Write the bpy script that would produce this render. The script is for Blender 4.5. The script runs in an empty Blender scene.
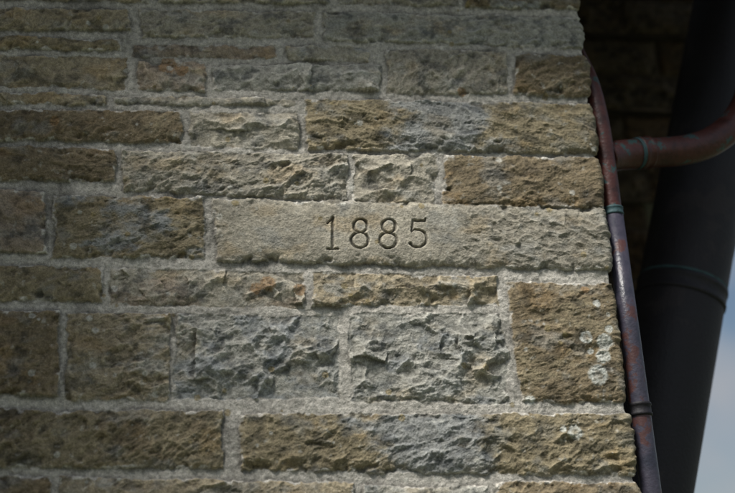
import bpy, math, numpy as np
from mathutils import Matrix, Vector
rng=np.random.default_rng(11)
scene=bpy.context.scene
rad=math.radians

# ------------------------------------------------------------ camera
W_,P_,R_=rad(8),rad(20),rad(1.75)
F=np.array([math.sin(W_)*math.cos(P_),math.cos(W_)*math.cos(P_),math.sin(P_)])
R0=np.array([math.cos(W_),-math.sin(W_),0.0]); U0=np.cross(R0,F)
R=R0*math.cos(R_)-U0*math.sin(R_); U=U0*math.cos(R_)+R0*math.sin(R_)
C=np.array([0,0,2.45])-2.7*F
cam=bpy.data.objects.new("camera",bpy.data.cameras.new("camera"))
scene.collection.objects.link(cam)
m=Matrix.Identity(4)
for i in range(3):
    m[i][0]=R[i]; m[i][1]=U[i]; m[i][2]=-F[i]; m[i][3]=C[i]
cam.matrix_world=m
cam.data.lens=60; cam.data.sensor_width=36; cam.data.clip_end=2000
cam.data.dof.use_dof=True; cam.data.dof.focus_distance=2.68; cam.data.dof.aperture_fstop=1.6
scene.camera=cam
scene.view_settings.view_transform='Standard'; scene.view_settings.look='None'; scene.view_settings.exposure=0

def P(px,py,y=0.0):
    """survey reading -> metres on the vertical plane at depth y"""
    d=F+R*(px-367.5)/1225-U*(py-246.5)/1225
    t=(y-C[1])/d[1]
    return C+t*d

# ------------------------------------------------------------ noise
_ang=rng.random((256,256))*2*np.pi
_gx,_gy=np.cos(_ang),np.sin(_ang)
_j1=rng.random((256,256)); _j2=rng.random((256,256)); _j3=rng.random((256,256))
def pn(x,y,seed=0):
    x=x+seed*17.31; y=y+seed*9.77
    xi=np.floor(x).astype(int); yi=np.floor(y).astype(int)
    fx=x-xi; fy=y-yi
    u=fx*fx*fx*(fx*(fx*6-15)+10); v=fy*fy*fy*(fy*(fy*6-15)+10)
    def g(a,b):
        ix=(xi+a)&255; iy=(yi+b)&255
        return _gx[ix,iy]*(fx-a)+_gy[ix,iy]*(fy-b)
    return ((g(0,0)*(1-u)+g(1,0)*u)*(1-v)+(g(0,1)*(1-u)+g(1,1)*u)*v)*1.5
def fbm(x,y,o=4,seed=0,gain=.5):
    r=0;a=1;s=0
    for i in range(o):
        r=r+a*pn(x*2**i,y*2**i,seed+i*3); s+=a; a*=gain
    return r/s
def worley(x,y,seed=0):
    x=x+seed*31.7; y=y+seed*11.3
    xi=np.floor(x).astype(int); yi=np.floor(y).astype(int)
    d1=np.full(x.shape,9.0); idv=np.zeros(x.shape)
    for a in (-1,0,1):
        for b in (-1,0,1):
            ix=(xi+a)&255; iy=(yi+b)&255
            dd=np.hypot(xi+a+_j1[ix,iy]-x, yi+b+_j2[ix,iy]-y)
            near=dd<d1
            idv=np.where(near,_j3[ix,iy],idv)
            d1=np.where(near,dd,d1)
    return d1,idv
def chips(x,y,seed=0,tilt=.7,curve=.7):
    """continuous chipped surface: lower envelope of tilted shallow scoops"""
    x=x+seed*23.3; y=y+seed*7.9
    xi=np.floor(x).astype(int); yi=np.floor(y).astype(int)
    h=np.full(x.shape,9.0)
    for a in (-1,0,1):
        for b in (-1,0,1):
            ix=(xi+a)&255; iy=(yi+b)&255
            dx=x-(xi+a+_j1[ix,iy]); dy=y-(yi+b+_j2[ix,iy])
            v=_j3[ix,iy]*.7+tilt*(_gx[ix,iy]*dx+_gy[ix,iy]*dy)+curve*(dx*dx+dy*dy)
            h=np.minimum(h,v)
    return h
def ss(a,b,x):
    t=np.clip((x-a)/(b-a),0,1); return t*t*(3-2*t)

# ------------------------------------------------------------ palette (linear albedo)
PAL=dict(buff=(.42,.385,.31),grey=(.385,.375,.33),blue=(.32,.335,.335),olive=(.285,.240,.155),
         brown=(.225,.180,.115),tan=(.36,.305,.21),dark=(.16,.13,.09),pink=(.36,.295,.225))
MORT=np.array((.56,.53,.47))

class Stone:
    def __init__(s,quad,col='buff',kind='punch',amp=1.0,patch='blue',pa=.35,**k):
        s.q=np.array(quad,float); s.col=col; s.kind=kind; s.amp=amp; s.patch=patch; s.pa=pa; s.k=k
        s.seed=float(rng.integers(1,400)); s.ang=rng.normal(.22,.35)

def build_wall(name,S,Z,stones,mapping,mat,parent,digits=None,spots=()):
    SS,ZZ=np.meshgrid(S,Z)
    mh=-.0026+.0028*fbm(SS*55,ZZ*55,4,2,.6)+.0034*fbm(SS*14,ZZ*14,2,5)
    H=mh.copy()
    mv=1+.20*fbm(SS*14,ZZ*14,3,8)+.30*fbm(SS*120,ZZ*120,3,9)
    COL=MORT[None,None,:]*mv[...,None]
    dm=ss(.0,.45,fbm(SS*7,ZZ*7,5,33,.6))[...,None]
    COL=COL*(1-dm*.45)
    for st in stones:
        q=st.q; x0,x1=q[:,0].min()-.01,q[:,0].max()+.01; z0,z1=q[:,1].min()-.01,q[:,1].max()+.01
        a,b=np.searchsorted(S,[x0,x1]); c,d=np.searchsorted(Z,[z0,z1])
        if b-a<2 or d-c<2: continue
        x=SS[c:d,a:b]; z=ZZ[c:d,a:b]; sd=st.seed
        wx=x+.012*fbm(x*14,z*14,4,sd)+.0034*fbm(x*80,z*80,2,sd+3)
        wz=z+.0085*fbm(x*12,z*12,4,sd+40)+.0034*fbm(x*80,z*80,2,sd+7)
        acc=0
        for i in range(4):
            A=q[i];B=q[(i+1)%4]; e=B-A; L=np.hypot(*e); nx,nz=-e[1]/L,e[0]/L
            di=(wx-A[0])*nx+(wz-A[1])*nz-.0006
            acc=acc+np.maximum(di,1e-5)**-3.0
        dd=acc**(-1/3.0)
        k=st.kind; am=st.amp
        ca,sa=math.cos(st.ang),math.sin(st.ang)
        ux=x+.014*fbm(x*20,z*20,2,sd+15); uz=z+.010*fbm(x*20,z*20,2,sd+16)
        xr=ux*ca+uz*sa; zr=-ux*sa+uz*ca
        base=st.k.get('base',rng.uniform(0,.005))
        big=fbm(x*7,z*7,3,sd+11)
        grit=.0015*fbm(x*170,z*190,3,sd+2,.7)
        act=ss(-.35,.25,fbm(x*9,z*14,3,sd+21))
        f1,idv=worley(ux*42+.5*fbm(x*90,z*90,2,sd),uz*70+.5*fbm(x*90,z*90,2,sd+1),sd+50)
        pits=(1-ss(.0,.6,f1))*np.clip(idv*2.4-1.3,0,1)
        if k=='punch':
            c1=chips(xr*28,zr*48,sd,.65,.6); c2=chips(xr*62,zr*92,sd+4,.7,.6)
            st_=fbm(xr*38,zr*75,4,sd+30,.6)
            rel=(.0078*(c1-.25)*(.35+act)+.0040*(c2-.25)+.0034*st_*(.4+act))-.0012*pits+.005*big+grit
        elif k=='rock':
            xx=x+.016*fbm(x*16,z*16,3,sd+6); zz=z+.014*fbm(x*16,z*16,3,sd+9)
            c1=chips(xx*13,zz*18,sd,1.0,.55); c2=chips(xr*27,zr*38,sd+2,.9,.6); c3=chips(xr*62,zr*80,sd+5,.8,.6)
            rel=.0175*(c1-.3)+.0115*(c2-.25)*(.4+act)+.0042*(c3-.25)+.0034*fbm(xx*35,zz*50,4,sd+12,.6)+grit
        elif k=='drag':
            c1=chips(xr*22,zr*38,sd+8,.5,.5)
            c2=chips(xr*45,zr*75,sd+4,.65,.6)
            rel=-.0022*pits*(.5+act)+.0050*(c1-.25)*act+.0040*(c2-.25)*(.4+act)+.0046*fbm(xr*10,zr*34,5,sd,.62)+.004*big+grit
        elif k=='date':
            nb=fbm(x*16,z*16,3,4)
            right=ss(-.02,.05,x-st.k['split']+.05*nb)
            left=1-ss(0,.09,x-st.k['split0']+.05*nb)
            rim=1-ss(.004,.014,dd+.004*nb)
            c1=chips(ux*58+uz*34,uz*75-ux*12,sd,.6,.6)
            tool=np.clip(right+.55*left+.35*rim+.16,0,1)
            rel=(c1-.28)*.0048*tool*(.6+.6*act)+.0026*fbm(ux*45+uz*20,uz*70,4,sd,.65)*tool+.0007*fbm(x*120,z*120,3,sd)+.0022*fbm(x*9,z*12,3,sd)-.0010*right+grit*.5-.0012*rim
        rel=rel*am
        sh=base+.0065*(1-np.exp(-dd/.016))+rel
        sh=sh-.010*ss(.05,.55,fbm(x*20,z*20,3,sd+60))*(1-ss(.0,.026,dd))
        mk=ss(.0,.004,dd)
        H[c:d,a:b]=H[c:d,a:b]*(1-mk)+np.maximum(sh,mh[c:d,a:b]-.0015)*mk
        b0=np.array(PAL[st.col])*rng.uniform(.92,1.08); b1=np.array(PAL[st.patch])
        pn_=fbm(x*8,z*12,5,sd+70,.65)
        pm=ss(.0,.30,pn_+(st.pa-.5)*.8)
        if 'px' in st.k:
            cx,wd=st.k['px']; pm=np.clip(pm*.25+ss(-.25,.35,1-np.abs(x-cx)/wd+1.3*pn_),0,1)
        pm=(pm*.8)[...,None]
        cc=b0*(1-pm)+b1*pm
        cc=cc*(1+.28*fbm(x*11,z*16,4,sd+80)+.36*fbm(x*60,z*80,4,sd+90,.65))[...,None]
        if k=='date': cc=cc*(1-.18*right-.12*left-.10*rim)[...,None]
        warm=ss(.12,.45,fbm(x*8,z*14,4,sd+95))[...,None]
        cc=cc*(1-warm*.5)+cc*np.array((1.14,.97,.74))*warm*.5
        cool=ss(.05,.40,fbm(x*10,z*15,4,sd+93,.6))[...,None]      # grey lichen crust
        cc=cc*(1-cool*.35)+np.array((.33,.345,.335))*cool*.35
        blk=ss(.03,.36,fbm(x*17,z*22,5,sd+99,.62))[...,None]      # sooty grime
        cc=cc*(1-blk*np.array((.50,.48,.45))*(.6 if k=='date' else 1))
        fl=ss(.26,.5,fbm(x*48,z*48,4,sd+97,.6))[...,None]
        cc=cc*(1-fl*.45)+np.array((.54,.53,.47))*fl*.45
        mk3=ss(.0,.004,dd-.006*ss(.05,.4,fbm(x*30,z*30,3,sd+61)))[...,None]
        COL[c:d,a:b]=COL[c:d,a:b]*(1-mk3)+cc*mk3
    if digits is not None:
        allp=np.concatenate([p for p,_ in digits])
        a,b=np.searchsorted(S,[allp[:,0].min()-.01,allp[:,0].max()+.01]); c,d=np.searchsorted(Z,[allp[:,1].min()-.01,allp[:,1].max()+.01])
        x=SS[c:d,a:b]; z=ZZ[c:d,a:b]; D=np.full(x.shape,9.)
        xw=x+.0014*fbm(x*110,z*110,2,3); zw=z+.0014*fbm(x*110,z*110,2,13)
        for pl_,wd in digits:
            for i in range(len(pl_)-1):
                A,B=pl_[i],pl_[i+1]; e=B-A; t=np.clip(((xw-A[0])*e[0]+(zw-A[1])*e[1])/(e@e+1e-12),0,1)
                D=np.minimum(D,np.hypot(xw-A[0]-t*e[0],zw-A[1]-t*e[1])/(wd[i]*(1-t)+wd[i+1]*t))
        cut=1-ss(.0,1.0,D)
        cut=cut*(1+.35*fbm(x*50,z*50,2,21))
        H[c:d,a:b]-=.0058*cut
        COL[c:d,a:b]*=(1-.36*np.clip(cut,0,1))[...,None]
    for (sx,sz,sr,cl,ring) in spots:
        a,b=np.searchsorted(S,[sx-sr*1.6,sx+sr*1.6]); c,d=np.searchsorted(Z,[sz-sr*1.6,sz+sr*1.6])
        if b-a<2 or d-c<2: continue
        x=SS[c:d,a:b]; z=ZZ[c:d,a:b]
        r=np.hypot(x-sx,z-sz)/sr+.34*fbm(x*75,z*75,4,sx*50,.6)
        mk=1-ss(.65,.95,r)
        if ring: mk=mk*(.3+.7*ss(.2,.6,r))
        mk=mk*(.8+.4*fbm(x*200,z*200,2,7))
        mk=np.clip(mk*.9,0,1)[...,None]
        COL[c:d,a:b]=COL[c:d,a:b]*(1-mk)+np.array(cl)*mk
    def blur(A_,n):
        for ax in (0,1):
            pad=[(0,0),(0,0)]; pad[ax]=(n+1,n)
            cs=np.cumsum(np.pad(A_,pad,mode='edge'),axis=ax)
            A_=(cs[2*n+1:]-cs[:-2*n-1]) if ax==0 else (cs[:,2*n+1:]-cs[:,:-2*n-1])
            A_=A_/(2*n+1)
        return A_
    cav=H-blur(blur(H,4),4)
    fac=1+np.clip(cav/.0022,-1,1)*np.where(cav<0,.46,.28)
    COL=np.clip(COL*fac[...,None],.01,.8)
    pos=mapping(SS,ZZ,H)
    nz,ns=SS.shape
    me=bpy.data.meshes.new(name)
    me.vertices.add(nz*ns); me.vertices.foreach_set('co',pos.reshape(-1).astype(np.float32))
    idx=np.arange(nz*ns).reshape(nz,ns)
    f=np.stack([idx[:-1,:-1],idx[:-1,1:],idx[1:,1:],idx[1:,:-1]],-1).reshape(-1)
    n=len(f)//4
    me.loops.add(n*4); me.loops.foreach_set('vertex_index',f.astype(np.int32))
    me.polygons.add(n); me.polygons.foreach_set('loop_start',np.arange(0,n*4,4,dtype=np.int32))
    me.update(calc_edges=True)
    me.polygons.foreach_set('use_smooth',np.ones(n,bool))
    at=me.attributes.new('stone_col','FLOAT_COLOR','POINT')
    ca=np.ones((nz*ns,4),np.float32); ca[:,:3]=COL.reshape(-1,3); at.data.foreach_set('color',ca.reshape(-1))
    me.materials.append(mat)
    ob=bpy.data.objects.new(name,me); scene.collection.objects.link(ob); ob.parent=parent
    return ob

# ------------------------------------------------------------ materials
def newmat(name):
    mt=bpy.data.materials.new(name); mt.use_nodes=True
    return mt,mt.node_tree.nodes,mt.node_tree.links,mt.node_tree.nodes['Principled BSDF']
def stone_mat(name,mult=(1,1,1)):
    mt,N,L,B=newmat(name)
    at=N.new('ShaderNodeAttribute'); at.attribute_name='stone_col'
    tc=N.new('ShaderNodeTexCoord')
    n1=N.new('ShaderNodeTexNoise'); n1.inputs['Scale'].default_value=360; n1.inputs['Detail'].default_value=3; n1.inputs['Roughness'].default_value=.65
    n2=N.new('ShaderNodeTexNoise'); n2.inputs['Scale'].default_value=95; n2.inputs['Detail'].default_value=4; n2.inputs['Roughness'].default_value=.7
    L.new(tc.outputs['Object'],n1.inputs['Vector']); L.new(tc.outputs['Object'],n2.inputs['Vector'])
    r1=N.new('ShaderNodeMapRange'); r1.inputs[1].default_value=.3; r1.inputs[2].default_value=.7; r1.inputs[3].default_value=.68; r1.inputs[4].default_value=1.32
    L.new(n1.outputs['Fac'],r1.inputs[0])
    r2=N.new('ShaderNodeMapRange'); r2.inputs[1].default_value=.3; r2.inputs[2].default_value=.7; r2.inputs[3].default_value=.74; r2.inputs[4].default_value=1.26
    L.new(n2.outputs['Fac'],r2.inputs[0])
    mu=N.new('ShaderNodeMath'); mu.operation='MULTIPLY'; L.new(r1.outputs[0],mu.inputs[0]); L.new(r2.outputs[0],mu.inputs[1])
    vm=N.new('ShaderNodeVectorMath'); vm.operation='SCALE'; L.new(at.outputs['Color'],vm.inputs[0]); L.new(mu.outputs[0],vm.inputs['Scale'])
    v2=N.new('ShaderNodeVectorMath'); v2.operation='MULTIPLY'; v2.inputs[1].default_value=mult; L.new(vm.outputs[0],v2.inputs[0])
    L.new(v2.outputs[0],B.inputs['Base Color'])
    B.inputs['Roughness'].default_value=.88; B.inputs['Specular IOR Level'].default_value=.25
    ad=N.new('ShaderNodeMath'); ad.operation='MULTIPLY_ADD'; ad.inputs[1].default_value=.4
    L.new(n1.outputs['Fac'],ad.inputs[0]); L.new(n2.outputs['Fac'],ad.inputs[2])
    bp=N.new('ShaderNodeBump'); bp.inputs['Strength'].default_value=.7; bp.inputs['Distance'].default_value=.004
    L.new(ad.outputs[0],bp.inputs['Height']); L.new(bp.outputs[0],B.inputs['Normal'])
    return mt
M_STONE=stone_mat('weathered_sandstone')
M_SHADED=stone_mat('shaded_sandstone',(.22,.17,.125))  # same stone, with the recess's shade put into its colour
def paint_mat(name,c1,c2,c3=None,rough=.4,scale=14,metal=0,th=.62):
    mt,N,L,B=newmat(name)
    tc=N.new('ShaderNodeTexCoord')
    n=N.new('ShaderNodeTexNoise'); n.inputs['Scale'].default_value=scale; n.inputs['Detail'].default_value=6; n.inputs['Roughness'].default_value=.65
    L.new(tc.outputs['Object'],n.inputs['Vector'])
    cr=N.new('ShaderNodeValToRGB'); e=cr.color_ramp.elements
    e[0].position=.35; e[0].color=(*c1,1); e[1].position=.52; e[1].color=(*c2,1)
    if c3: 
        k=e.new(th); k.color=(*c2,1); k=e.new(th+.04); k.color=(*c3,1)
    L.new(n.outputs['Fac'],cr.inputs[0]); L.new(cr.outputs[0],B.inputs['Base Color'])
    B.inputs['Metallic'].default_value=metal
    rr=N.new('ShaderNodeMapRange'); rr.inputs[3].default_value=rough-.12; rr.inputs[4].default_value=rough+.2
    L.new(n.outputs['Fac'],rr.inputs[0]); L.new(rr.outputs[0],B.inputs['Roughness'])
    n3=N.new('ShaderNodeTexNoise'); n3.inputs['Scale'].default_value=120; n3.inputs['Detail'].default_value=4
    L.new(tc.outputs['Object'],n3.inputs['Vector'])
    bp=N.new('ShaderNodeBump'); bp.inputs['Strength'].default_value=.45; bp.inputs['Distance'].default_value=.003
    L.new(n3.outputs['Fac'],bp.inputs['Height']); L.new(bp.outputs[0],B.inputs['Normal'])
    return mt
M_RED=paint_mat('oxide_red_paint',(.035,.012,.010),(.085,.027,.022),(.04,.085,.085),.38,24,0,.585)
M_LEAD=paint_mat('slate_purple_paint',(.033,.034,.052),(.062,.056,.080),(.085,.038,.036),.34,18,0,.54)
M_IRON=paint_mat('black_iron_paint',(.004,.0035,.006),(.012,.010,.014),(.024,.019,.022),.58,7,0,.56)
M_VERD=paint_mat('verdigris',(.025,.045,.05),(.045,.10,.11),None,.6,40)
M_CABLE=paint_mat('cable_rubber',(.01,.01,.012),(.02,.02,.024),None,.5)
M_SLATE=paint_mat('roof_slate',(.06,.065,.075),(.11,.11,.12),None,.6,9)
M_WOOD=paint_mat('fascia_paint',(.05,.04,.035),(.08,.065,.055),None,.5)

# ------------------------------------------------------------ measured stones of the date-stone wall
XL=-.975
def Q(x0,yt0,x1,yt1,yb1,yb0,xb0=None,xb1=None):
    """left x, top-left y, right x, top-right y, bottom-right y, bottom-left y"""
    xb0=x0 if xb0 is None else xb0; xb1=x1 if xb1 is None else xb1
    pts=[P(xb0,yb0),P(xb1,yb1),P(x1,yt1),P(x0,yt0)]
    q=[[p[0],p[2]] for p in pts]
    if x0<=0: q[0][0]=XL; q[3][0]=XL+.004
    if x1>=570:
        q[1][0]=.60+.3; q[2][0]=.60+.3
    return q
S_=[]
def add(args,*a,**k): S_.append(Stone(Q(*args),*a,**k))
add((-1,-22,150,-18,3,1),'tan','punch')
add((158,-20,330,-17,5,3),'buff','punch')
add((337,-17,460,-14,7,5),'buff','rock')
add((466,-14,600,-10,10,7),'brown','punch',.8)
add((-1,8,131,9,33,33),'tan','punch',.9,'olive')
add((139,8,317,11,39,37),'buff','punch',.9,'grey')
add((322,11,600,14,49,41),'grey','punch',.8,'buff')
add((-1,37,124,38,52,51),'olive','drag')
add((132,42,278,45,60,57),'pink','rock',.5,'buff')
add((284,44,370,46,63,61),'buff','rock',.6)
add((-1,55,128,57,90,88),'tan','rock',.6,'buff')
add((135,60,206,62,93,90),'pink','rock',.6,'buff')
add((211,64,381,64,92,91),'grey','rock',.65,'buff')
add((386,48,508,50,95,94),'buff','punch',.9,'grey')
add((514,53,600,54,97,96),'brown','punch',1,'olive')
add((-1,92,108,93,107,106),'tan','rock',.5)
add((114,95,300,97,106,106),'buff','rock',.45)
add((-1,110,183,110,144,142),'brown','drag',1,'olive')
add((190,110,300,111,151,147),'buff','rock',.75,'buff')
add((306,98,600,101,154,150),'olive','drag',1.1,'blue',.3,px=(.19,.12))
add((-1,147,116,148,182,182),'brown','drag',1,'olive')
add((121,149,348,153,202,192),'buff','punch',1.1,'tan')
add((353,153,437,154,207,204),'buff','rock',.7,'grey')
add((443,155,600,156,209,207),'brown','drag',.9,'dark',.4)
add((-1,187,47,190,254,255),'pink','drag',.8,'brown')
add((52,194,205,196,259,259),'olive','drag',1,'blue',.5)
S_.append(Stone(Q(211,197,610,209,273,262,215),'buff','date',1,'grey',.2,split=P(456,240)[0],split0=P(216,230)[0],base=.004))
add((-1,262,105,267,303,301),'olive','drag',.9,'brown')
add((109,267,305,272,309,306),'buff','rock',.85,'pink',.5)
add((312,271,499,275,306,307),'tan','rock',.8,'grey',.3)
add((505,280,620,282,407,403,521),'brown','drag',1.0,'olive',.5)
add((-1,308,60,310,397,395),'brown','punch',1,'dark')
add((65,310,171,312,402,402),'tan','punch',1.1,'grey',.4)
add((177,312,341,315,399,401,171),'grey','rock',1.25,'blue',.65)
add((347,312,502,312,405,402,350,513),'grey','rock',1.1,'blue',.35)
add((-1,406,223,411,470,467),'olive','punch',1.1,'brown',.5)
add((240,413,630,412,480,472),'olive','punch',1,'blue',.3,px=(P(425,450)[0],.13))
add((-1,473,50,475,520,520),'brown','drag')
add((57,475,356,482,522,521),'tan','punch',1,'grey')
add((362,484,490,485,524,523),'grey','punch',.8,'buff')
add((496,482,640,481,522,524),'brown','drag',1,'olive')
zlo=P(300,530)[2]; zhi=P(300,-24)[2]

def courses(x0,x1,z0,z1,sn=0):
    out=[]; z=z0
    while z<z1-.03:
        h=min(rng.choice([.07,.10,.13,.17,.2]),z1-z); 
        if z1-(z+h)<.06: h=z1-z
        x=x0
        while x<x1-.02:
            w=rng.uniform(.18,.55)
            if x1-(x+w)<.14: w=x1-x
            g=.006
            cl=rng.choice(['buff','tan','olive','brown','grey','pink']); kd=rng.choice(['punch','drag','rock'])
            out.append(Stone([(x+g,z+g),(x+w-g,z+g),(x+w-g,z+h-g),(x+g,z+h-g)],cl,kd,.8,rng.choice(['grey','olive','blue','brown'])))
            x+=w
        z+=h
    return out
pa,pb=P(578,0),P(637,493)
def edge(z):
    t=np.clip((z-pb[2])/(pa[2]-pb[2]),-.3,1.2)
    base=pb[0]+(pa[0]-pb[0])*t
    return base+.004*pn(z*9,z*0+.3,3)+.0018*pn(z*45,z*0+.7,9)
SHADE_WINGX=-1.55; SHADE_EAVE=3.40  # position of the added wing and eaves, both out of frame
stones=list(S_)
stones+=courses(SHADE_WINGX,XL-.003,zlo,zhi)
stones+=courses(SHADE_WINGX,.9,-.05,zlo-.003)
stones+=courses(SHADE_WINGX,.9,zhi+.003,SHADE_EAVE+.1)
stones+=courses(.905,1.9,zlo,zhi)

def corner_map(edgef,r=.010,off=(0,0)):
    def mp(S,Z,H):
        e=edgef(Z); a=S-(e-r); th=np.clip(a/r,0,np.pi/2); a2=np.maximum(a-r*np.pi/2,0)
        x=np.minimum(S,e-r)+r*np.sin(th); y=r-r*np.cos(th)+a2
        x=x+np.sin(th)*H; y=y-np.cos(th)*H
        return np.stack([x+off[0],y+off[1],Z],-1)
    return mp

# ------------------------------------------------------------ numerals
dig=[]
def pl(pts,wd=1.0): 
    o=[]
    for p in pts:
        w=P(*p); o.append((w[0],w[2]))
    wd=[wd]*len(pts) if np.isscalar(wd) else wd
    dig.append((np.array(o),np.array(wd)*.0050))
def ell(cx,cy,rx,ry,a0=0,a1=360,n=24):
    return [(cx+rx*math.cos(rad(a0+(a1-a0)*i/n)),cy+ry*math.sin(rad(a0+(a1-a0)*i/n))) for i in range(n+1)]
def ew(a0=0,a1=360,n=24): return [.72+.42*abs(math.cos(rad(a0+(a1-a0)*i/n))) for i in range(n+1)]
pl([(332.5,219),(332,250)],1.1); pl([(327,224.5),(330,222),(332.5,219)],[.6,.8,1]); pl([(327,250.3),(337.5,250.3)],.75)
pl(ell(360,227.2,6.6,6.8),ew()); pl(ell(359.4,241.6,8.4,7.8),ew())
pl(ell(388.4,227.4,6.6,6.8),ew()); pl(ell(387.6,241.8,8.4,7.8),ew())
pl([(425,220),(424,222.4),(412.5,222),(411,233)],[.6,.9,1.1,.7]); pl([(411,233),(414,231)]+ell(417,240,9,8.8,-90,145),[.6,.7]+ew(-90,145))
spots=[]
def sp(px,py,rp,cl,ring=False):
    w=P(px,py); spots.append((w[0],w[2],rp*.0022,cl,ring))
WH=(.64,.66,.61)
for a in ((585,338,8,1),(604,343,10,0),(602,357,9,0),(597,376,12,1),(590,352,4,0),(608,330,5,0),(574,433,9,1),(562,430,4,0),(596,304,5,0),(530,400,6,0)): sp(a[0],a[1],a[2],WH,bool(a[3]))
for a in ((268,284,10),(256,288,7),(300,290,8),(168,66,12),(182,72,8),(585,290,5),(55,122,6),(462,92,6)): sp(a[0],a[1],a[2],(.32,.20,.10))
for i in range(150):
    sp(rng.uniform(5,610),rng.uniform(5,485),rng.uniform(1,4.5),(.54,.53,.47) if rng.random()<.6 else (.30,.24,.12))
house=bpy.data.objects.new('stone_house',None); scene.collection.objects.link(house)
def axis(segs):
    out=[]
    for a,b,st in segs: out.append(np.arange(a,b,st))
    return np.unique(np.concatenate(out+[np.array([segs[-1][1]])]).round(5))
d0,d1=P(322,235)[0],P(430,235)[0]; e0,e1=P(367,254)[2],P(367,216)[2]
S=axis([(SHADE_WINGX,-.92,.008),(-.92,d0,.0015),(d0,d1,.001),(d1,.70,.0015),(.70,1.7,.012)])
Z=axis([(-.05,1.84,.010),(1.84,e0,.0015),(e0,e1,.001),(e1,3.16,.0015),(3.16,SHADE_EAVE+.05,.008)])
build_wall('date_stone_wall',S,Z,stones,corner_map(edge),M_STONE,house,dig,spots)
# recessed back wall, corbelled out in three oversailing courses near the top
YB=1.0
BX0=.46; BX1=P(679,493,YB)[0]
def flat_map(off):
    return lambda S,Z,H: np.stack([S,YB-off-H,Z],-1)
zc=[P(660,205,YB)[2],P(670,120,YB)[2],P(680,50,YB)[2],4.4]
xc=[P(690,205,YB)[0],P(712,120,YB)[0],P(740,0,YB)[0]]
build_wall('recessed_back_wall',axis([(BX0,BX1,.005)]),axis([(-.05,1.8,.012),(1.8,zc[0],.005)]),courses(BX0,BX1,-.05,zc[0]),flat_map(0),M_SHADED,house)
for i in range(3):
    build_wall('corbel_course_%d'%(i+1),axis([(BX0,xc[i],.005)]),axis([(zc[i],zc[i+1],.005)]),courses(BX0,xc[i],zc[i],zc[i+1]),flat_map(.03*(i+1)),M_SHADED,house)
WD=1.36  # unseen wing, added to shade the left side of the wall
build_wall('shade_wing_wall',axis([(-4.5,0,.014)]),axis([(-.05,4.6,.014)]),courses(-4.5,0,-.05,4.6),
   corner_map(lambda z:z*0-WD,.015,(SHADE_WINGX+WD,-WD)),M_STONE,house)

def box(name,lo,hi,mat,parent,bev=.004):
    import bmesh
    bm=bmesh.new(); bmesh.ops.create_cube(bm,size=1)
    for v in bm.verts:
        v.co=Vector([(lo[i]+hi[i])/2+v.co[i]*(hi[i]-lo[i]) for i in range(3)])
    if bev: bmesh.ops.bevel(bm,geom=bm.edges[:],offset=bev,segments=2,affect='EDGES')
    me=bpy.data.meshes.new(name); bm.to_mesh(me); bm.free(); me.materials.append(mat)
    ob=bpy.data.objects.new(name,me); scene.collection.objects.link(ob); ob.parent=parent; return ob
def poly(name,vs,fs,mat,parent):
    me=bpy.data.meshes.new(name); me.from_pydata(vs,[],fs); me.materials.append(mat)
    ob=bpy.data.objects.new(name,me); scene.collection.objects.link(ob); ob.parent=parent; return ob
def slab(name,x0,x1,y0,z0,y1,z1,t,mat,parent):
    vs=[(x0,y0,z0),(x1,y0,z0),(x1,y1,z1),(x0,y1,z1),(x0,y0,z0+t),(x1,y0,z0+t),(x1,y1,z1+t),(x0,y1,z1+t)]
    return poly(name,vs,[(3,2,1,0),(4,5,6,7),(0,1,5,4),(1,2,6,5),(2,3,7,6),(3,0,4,7)],mat,parent)
box('back_wall_core',(BX0,YB+.02,0),(BX1-.003,YB+.4,zc[0]),M_WOOD,house)
for i in range(3):
    box('corbel_core_%d'%(i+1),(BX0,YB+.02-.03*(i+1),zc[i]+.001),(xc[i]-.003,YB+.4,zc[i+1]),M_WOOD,house)
OH=.27  # overhang of the unseen roof and eaves, added to darken the wall's top
slab('shade_roof',SHADE_WINGX+.02,1.25,-OH,SHADE_EAVE+.02,3.2,5.9,.06,M_SLATE,house)
box('shade_soffit',(SHADE_WINGX+.02,-OH+.02,SHADE_EAVE-.02),(1.2,.02,SHADE_EAVE+.0),M_WOOD,house)
box('shade_fascia',(SHADE_WINGX+.02,-OH-.01,SHADE_EAVE-.06),(1.22,-OH+.015,SHADE_EAVE+.10),M_WOOD,house)
slab('shade_wing_roof',-4.8,SHADE_WINGX+.12,-WD-.2,4.58,3.2,7.2,.06,M_SLATE,house)  # roof of the added shading wing

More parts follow.
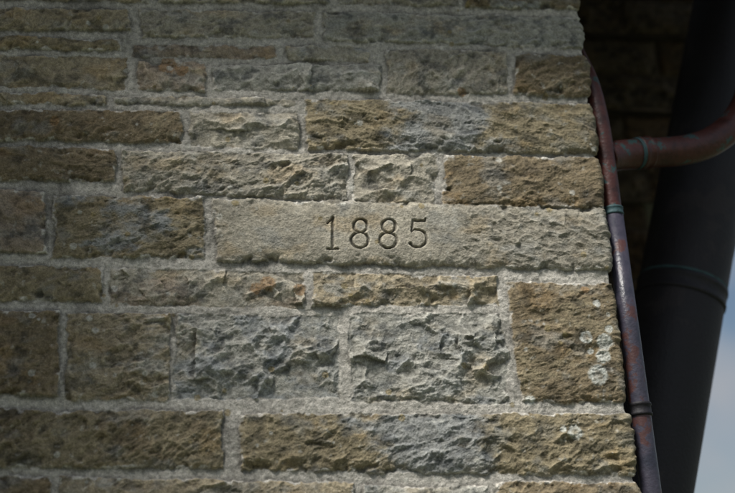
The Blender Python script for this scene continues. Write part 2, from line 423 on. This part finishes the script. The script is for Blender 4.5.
# ------------------------------------------------------------ pipes
def catmull(pts,n=10):
    p=[np.array(a,float) for a in pts]; p=[2*p[0]-p[1]]+p+[2*p[-1]-p[-2]]; out=[]
    for i in range(1,len(p)-2):
        for j in range(n):
            t=j/n
            out.append(.5*((2*p[i])+(-p[i-1]+p[i+1])*t+(2*p[i-1]-5*p[i]+4*p[i+1]-p[i+2])*t*t+(-p[i-1]+3*p[i]-3*p[i+1]+p[i+2])*t**3))
    out.append(p[-2]); return out
def tube(name,pts,radii,mat,parent,seg=40,sm=True):
    pts=[np.array(a,float) for a in pts]
    if np.isscalar(radii): radii=[radii]*len(pts)
    vs=[];fs=[]; prev=None
    for i,p in enumerate(pts):
        t=pts[min(i+1,len(pts)-1)]-pts[max(i-1,0)]; t/=np.linalg.norm(t)
        if prev is None: u=np.cross(t,[0.13,1,.07])
        else: u=prev-t*(prev@t)
        u/=np.linalg.norm(u); prev=u; v=np.cross(t,u)
        for k in range(seg):
            a=2*np.pi*k/seg; vs.append(tuple(p+radii[i]*(u*math.cos(a)+v*math.sin(a))))
    for i in range(len(pts)-1):
        for k in range(seg):
            fs.append((i*seg+k,i*seg+(k+1)%seg,(i+1)*seg+(k+1)%seg,(i+1)*seg+k))
    fs.append(tuple(range(seg-1,-1,-1))); fs.append(tuple((len(pts)-1)*seg+k for k in range(seg)))
    ob=poly(name,vs,fs,mat,parent)
    ob.data.polygons.foreach_set('use_smooth',[len(f)==4 for f in fs]); return ob
def collar(name,c,dirv,r,L,mat,parent,lip=.004):
    c=np.array(c);d=np.array(dirv,float); d/=np.linalg.norm(d)
    prof=[(-L/2-.001,r),(-L/2,r+lip*1.6),(-L/2+L*.18,r+lip*2),(-L/2+L*.25,r+lip),(L/2-L*.25,r+lip),(L/2-L*.18,r+lip*2),(L/2,r+lip*1.6),(L/2+.001,r)]
    return tube(name,[c+d*a for a,_ in prof],[b for _,b in prof],mat,parent)
def empty(n):
    o=bpy.data.objects.new(n,None); scene.collection.objects.link(o); return o
dp=empty('downpipe')
yA=.03
top=[P(574,48,.10),P(590,82,.045),P(600,120,yA),P(607,165,yA),P(613,212,yA)]
tube('upper_pipe',catmull([P(560,10,.16)]+top),.021,M_RED,dp)
end=P(652,500,yA); dr=end-P(613,212,yA)
tube('lower_pipe',[P(613,212,yA),P(630,335,yA),end,end+dr*1.0,end+dr*1.9],.0225,M_LEAD,dp)
collar('pipe_joint',P(613,212,yA),dr,.0225,.018,M_VERD,dp,.001)
collar('pipe_bracket',P(640,410,yA),dr,.0225,.028,M_IRON,dp,.002)
bp=empty('branch_pipe')
tube('bend',catmull([P(604,158,.06),P(622,155,.09),P(650,153,.11),P(685,150,.12),P(712,141,.13),P(735,122,.14),P(750,92,.15),P(757,40,.16),P(760,-60,.16)]),.037,M_RED,bp)
collar('socket_joint',P(643,153,.105),P(650,153,.11)-P(636,154,.10),.037,.03,M_RED,bp,.002)
collar('verdigris_seam',P(637,153.5,.10),P(650,153,.11)-P(636,154,.10),.0375,.008,M_VERD,bp,.0008)
sp_=empty('soil_pipe')
yB=.50
A=P(740,-30,yB);B=P(681,295,yB); dv=(B-A)
D=B+dv*.63
rB=.118
tube('pipe_barrel',[A-dv*.6,A,B,D,D+dv*2.2],rB,M_IRON,sp_,64)
collar('pipe_socket',B,dv,rB,.05,M_IRON,sp_,.002)
collar('socket_seam',B-dv/np.linalg.norm(dv)*.03,dv,rB,.006,M_VERD,sp_,.0008)
cb=empty('cable')
c0,c1=P(741,212,yB),P(681,493,yB)
tube('cable_run',[c0-(c1-c0)*1.5,c0,c1,c1+(c1-c0)*3],.006,M_CABLE,cb,16)
tube('cable_clip',[B+np.array([.09,0,0]),P(722,296,yB)],.006,M_CABLE,cb,12)

# ------------------------------------------------------------ ground
mt,N,L,Bs=newmat('ground_grass')
n=N.new('ShaderNodeTexNoise'); n.inputs['Scale'].default_value=3; n.inputs['Detail'].default_value=8
cr=N.new('ShaderNodeValToRGB'); cr.color_ramp.elements[0].color=(.035,.05,.02,1); cr.color_ramp.elements[1].color=(.10,.11,.06,1)
tc=N.new('ShaderNodeTexCoord'); L.new(tc.outputs['Object'],n.inputs['Vector']); L.new(n.outputs['Fac'],cr.inputs[0]); L.new(cr.outputs[0],Bs.inputs['Base Color']); Bs.inputs['Roughness'].default_value=.95
g=poly('ground',[(-600,-600,0),(600,-600,0),(600,600,0),(-600,600,0)],[(0,1,2,3)],mt,None)

# ------------------------------------------------------------ light
EL,AZ=rad(56),rad(42)
sd=Vector((-math.sin(AZ)*math.cos(EL),-math.cos(AZ)*math.cos(EL),math.sin(EL)))
sun=bpy.data.objects.new('sun',bpy.data.lights.new('sun','SUN')); scene.collection.objects.link(sun)
sun.data.energy=3.9; sun.data.angle=rad(13); sun.data.color=(1,.97,.91)
sun.rotation_euler=sd.to_track_quat('Z','Y').to_euler()
w=bpy.data.worlds.new('World'); scene.world=w; w.use_nodes=True
N=w.node_tree.nodes; L=w.node_tree.links; bg=N['Background']
sky=N.new('ShaderNodeTexSky'); sky.sky_type='NISHITA'; sky.sun_disc=False; sky.sun_elevation=EL
sky.sun_rotation=math.atan2(sd.x,sd.y); sky.air_density=1.2; sky.dust_density=1.5
tc=N.new('ShaderNodeTexCoord'); n=N.new('ShaderNodeTexNoise'); n.inputs['Scale'].default_value=6; n.inputs['Detail'].default_value=7
L.new(tc.outputs['Generated'],n.inputs['Vector'])
cr=N.new('ShaderNodeValToRGB'); cr.color_ramp.elements[0].position=.38; cr.color_ramp.elements[1].position=.64
L.new(n.outputs['Fac'],cr.inputs[0])
mx=N.new('ShaderNodeMix'); mx.data_type='RGBA'; L.new(cr.outputs[0],mx.inputs[0]); L.new(sky.outputs[0],mx.inputs[6]); mx.inputs[7].default_value=(5.4,5.5,5.8,1)
L.new(mx.outputs[2],bg.inputs['Color']); bg.inputs['Strength'].default_value=.075
